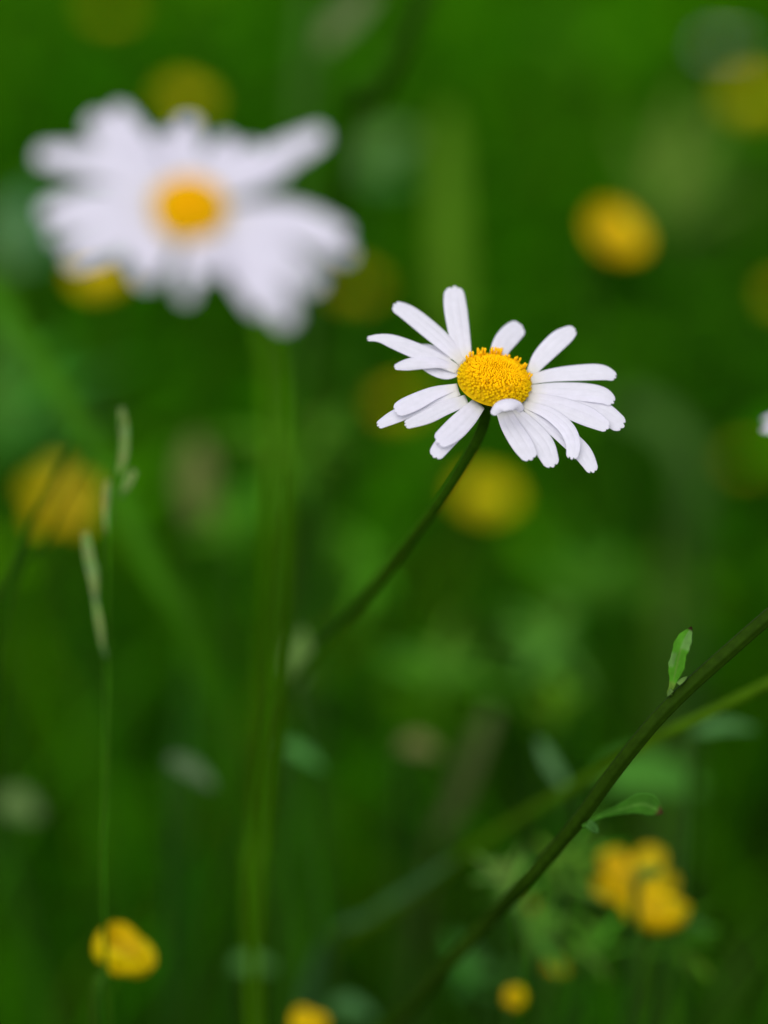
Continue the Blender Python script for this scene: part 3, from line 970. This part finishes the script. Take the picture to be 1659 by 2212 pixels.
GRASS_COLS = [((0.062, 0.215, 0.003), 5), ((0.040, 0.150, 0.002), 4), ((0.125, 0.250, 0.003), 3), ((0.085, 0.260, 0.006), 3), ((0.09, 0.22, 0.03), 1), ((0.19, 0.22, 0.03), 0.5)]
cols_, wts = [c for c, _ in GRASS_COLS], [w for _, w in GRASS_COLS]
rnd = random.Random(11)
mb = MB()
count = 0
while count < 11000:
    y = 0.25 + rnd.random() ** 1.25 * 2.9
    x = rnd.uniform(-1, 1) * (0.35 + 0.45 * y)
    cl = noise.noise(Vector((x * 6, y * 6, 3.1))) * 0.5 + 0.5
    if rnd.random() > 0.45 + 0.7 * cl:
        continue
    if y < 0.86 and (gap(x, y) or rnd.random() < 0.4):
        continue
    count += 1
    h = ceiling(y) * rnd.uniform(0.35, 1.1) * (0.75 + 0.45 * cl)
    if y < 0.62:
        h = min(h, ceiling(y))
    w = rnd.uniform(0.0018, 0.0048) * (1.0 if y < 1.4 else 1.6)
    ang = rnd.uniform(0, 6.283)
    dr = Vector((math.cos(ang), math.sin(ang), 0))
    bend = rnd.uniform(0.1, 0.75) * h
    fa = rnd.uniform(0, 6.283)
    sd_ = Vector((math.cos(fa), math.sin(fa), 0))
    c = rnd.choices(cols_, wts)[0]
    j = rnd.uniform(0.75, 1.25)
    c = tuple(a * j for a in c)
    rows = []
    seg = 5
    for i in range(seg + 1):
        f = i / seg
        p = Vector((x, y, -0.004)) + dr * (bend * f * f) + Vector((0, 0, h * (f - 0.22 * f * f * (bend / h))))
        ww = w * (1 - 0.92 * f ** 1.8) * 0.5
        rows.append([p - sd_ * ww, p + sd_ * ww])
    mb.grid(rows, c)
for k in range(420):
    y = rnd.uniform(0.64, 1.0)
    x = rnd.uniform(-1, 1) * (0.12 + 0.16 * y)
    if gap(x, y):
        continue
    h = rnd.uniform(0.3, 0.85) * (0.5 - 0.33 * y)
    w = rnd.uniform(0.0012, 0.0030)
    ang, fa = rnd.uniform(0, 6.283), rnd.uniform(-0.8, 0.8)
    dr = Vector((math.cos(ang), math.sin(ang), 0))
    sd_ = Vector((math.cos(fa), math.sin(fa), 0))
    bend = rnd.uniform(0.15, 0.9) * h
    c = tuple(a * rnd.uniform(0.8, 1.3) for a in rnd.choices(cols_, wts)[0])
    rows = []
    for i in range(7):
        f = i / 6
        p = Vector((x, y, -0.004)) + dr * (bend * f * f) + Vector((0, 0, h * (f - 0.25 * f * f)))
        ww = w * (1 - 0.9 * f ** 2) * 0.5
        rows.append([p - sd_ * ww, p + sd_ * ww])
    mb.grid(rows, c)
g = mb.build('grass', M_GRASS)
g['kind'] = 'stuff'

mb = MB()
UG = [((0.055, 0.20, 0.003), 5), ((0.09, 0.24, 0.012), 3), ((0.11, 0.24, 0.05), 1.3), ((0.125, 0.25, 0.003), 2), ((0.03, 0.11, 0.002), 3)]
cols_, wts = [c for c, _ in UG], [w for _, w in UG]
rnd = random.Random(23)
count = 0
while count < 12500:
    y = 0.45 + rnd.random() ** 1.2 * 2.4
    x = rnd.uniform(-1, 1) * (0.3 + 0.4 * y)
    cl = noise.noise(Vector((x * 5 + 9, y * 5, 7.7))) * 0.5 + 0.5
    if rnd.random() > 0.3 + cl or (y < 0.84 and (gap(x, y) or rnd.random() < 0.4)):
        continue
    count += 1
    z = ceiling(y) * (1 - 0.85 * rnd.random() ** 1.6) * (0.72 + 0.3 * cl)
    if y < 0.72:
        z *= 0.6
    ang = rnd.uniform(0, 6.283)
    dr = Vector((math.cos(ang), math.sin(ang), rnd.uniform(-0.4, 0.5))).normalized()
    ln = rnd.uniform(0.010, 0.028)
    c = rnd.choices(cols_, wts)[0]
    j = rnd.uniform(0.75, 1.25)
    c = tuple(a * j for a in c)
    if y < 0.80:                                  # low leaves near the camera: shade of the deep meadow put into their colour
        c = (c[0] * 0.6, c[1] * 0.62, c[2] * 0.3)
    p0 = Vector((x, y, z))
    up = Vector((rnd.uniform(-0.5, 0.5), rnd.uniform(-0.7, 0.3), 1))
    pth = [p0 + dr * ln * f + Vector((0, 0, -0.25 * ln * f * f)) for f in (0, 0.25, 0.5, 0.75, 1)]
    wdt = rnd.uniform(0.3, 0.6) * ln
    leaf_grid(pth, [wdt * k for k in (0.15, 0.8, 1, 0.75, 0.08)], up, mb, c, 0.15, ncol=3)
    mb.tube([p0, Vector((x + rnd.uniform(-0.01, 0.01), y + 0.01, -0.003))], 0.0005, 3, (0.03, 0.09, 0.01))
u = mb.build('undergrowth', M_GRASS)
u['kind'] = 'stuff'
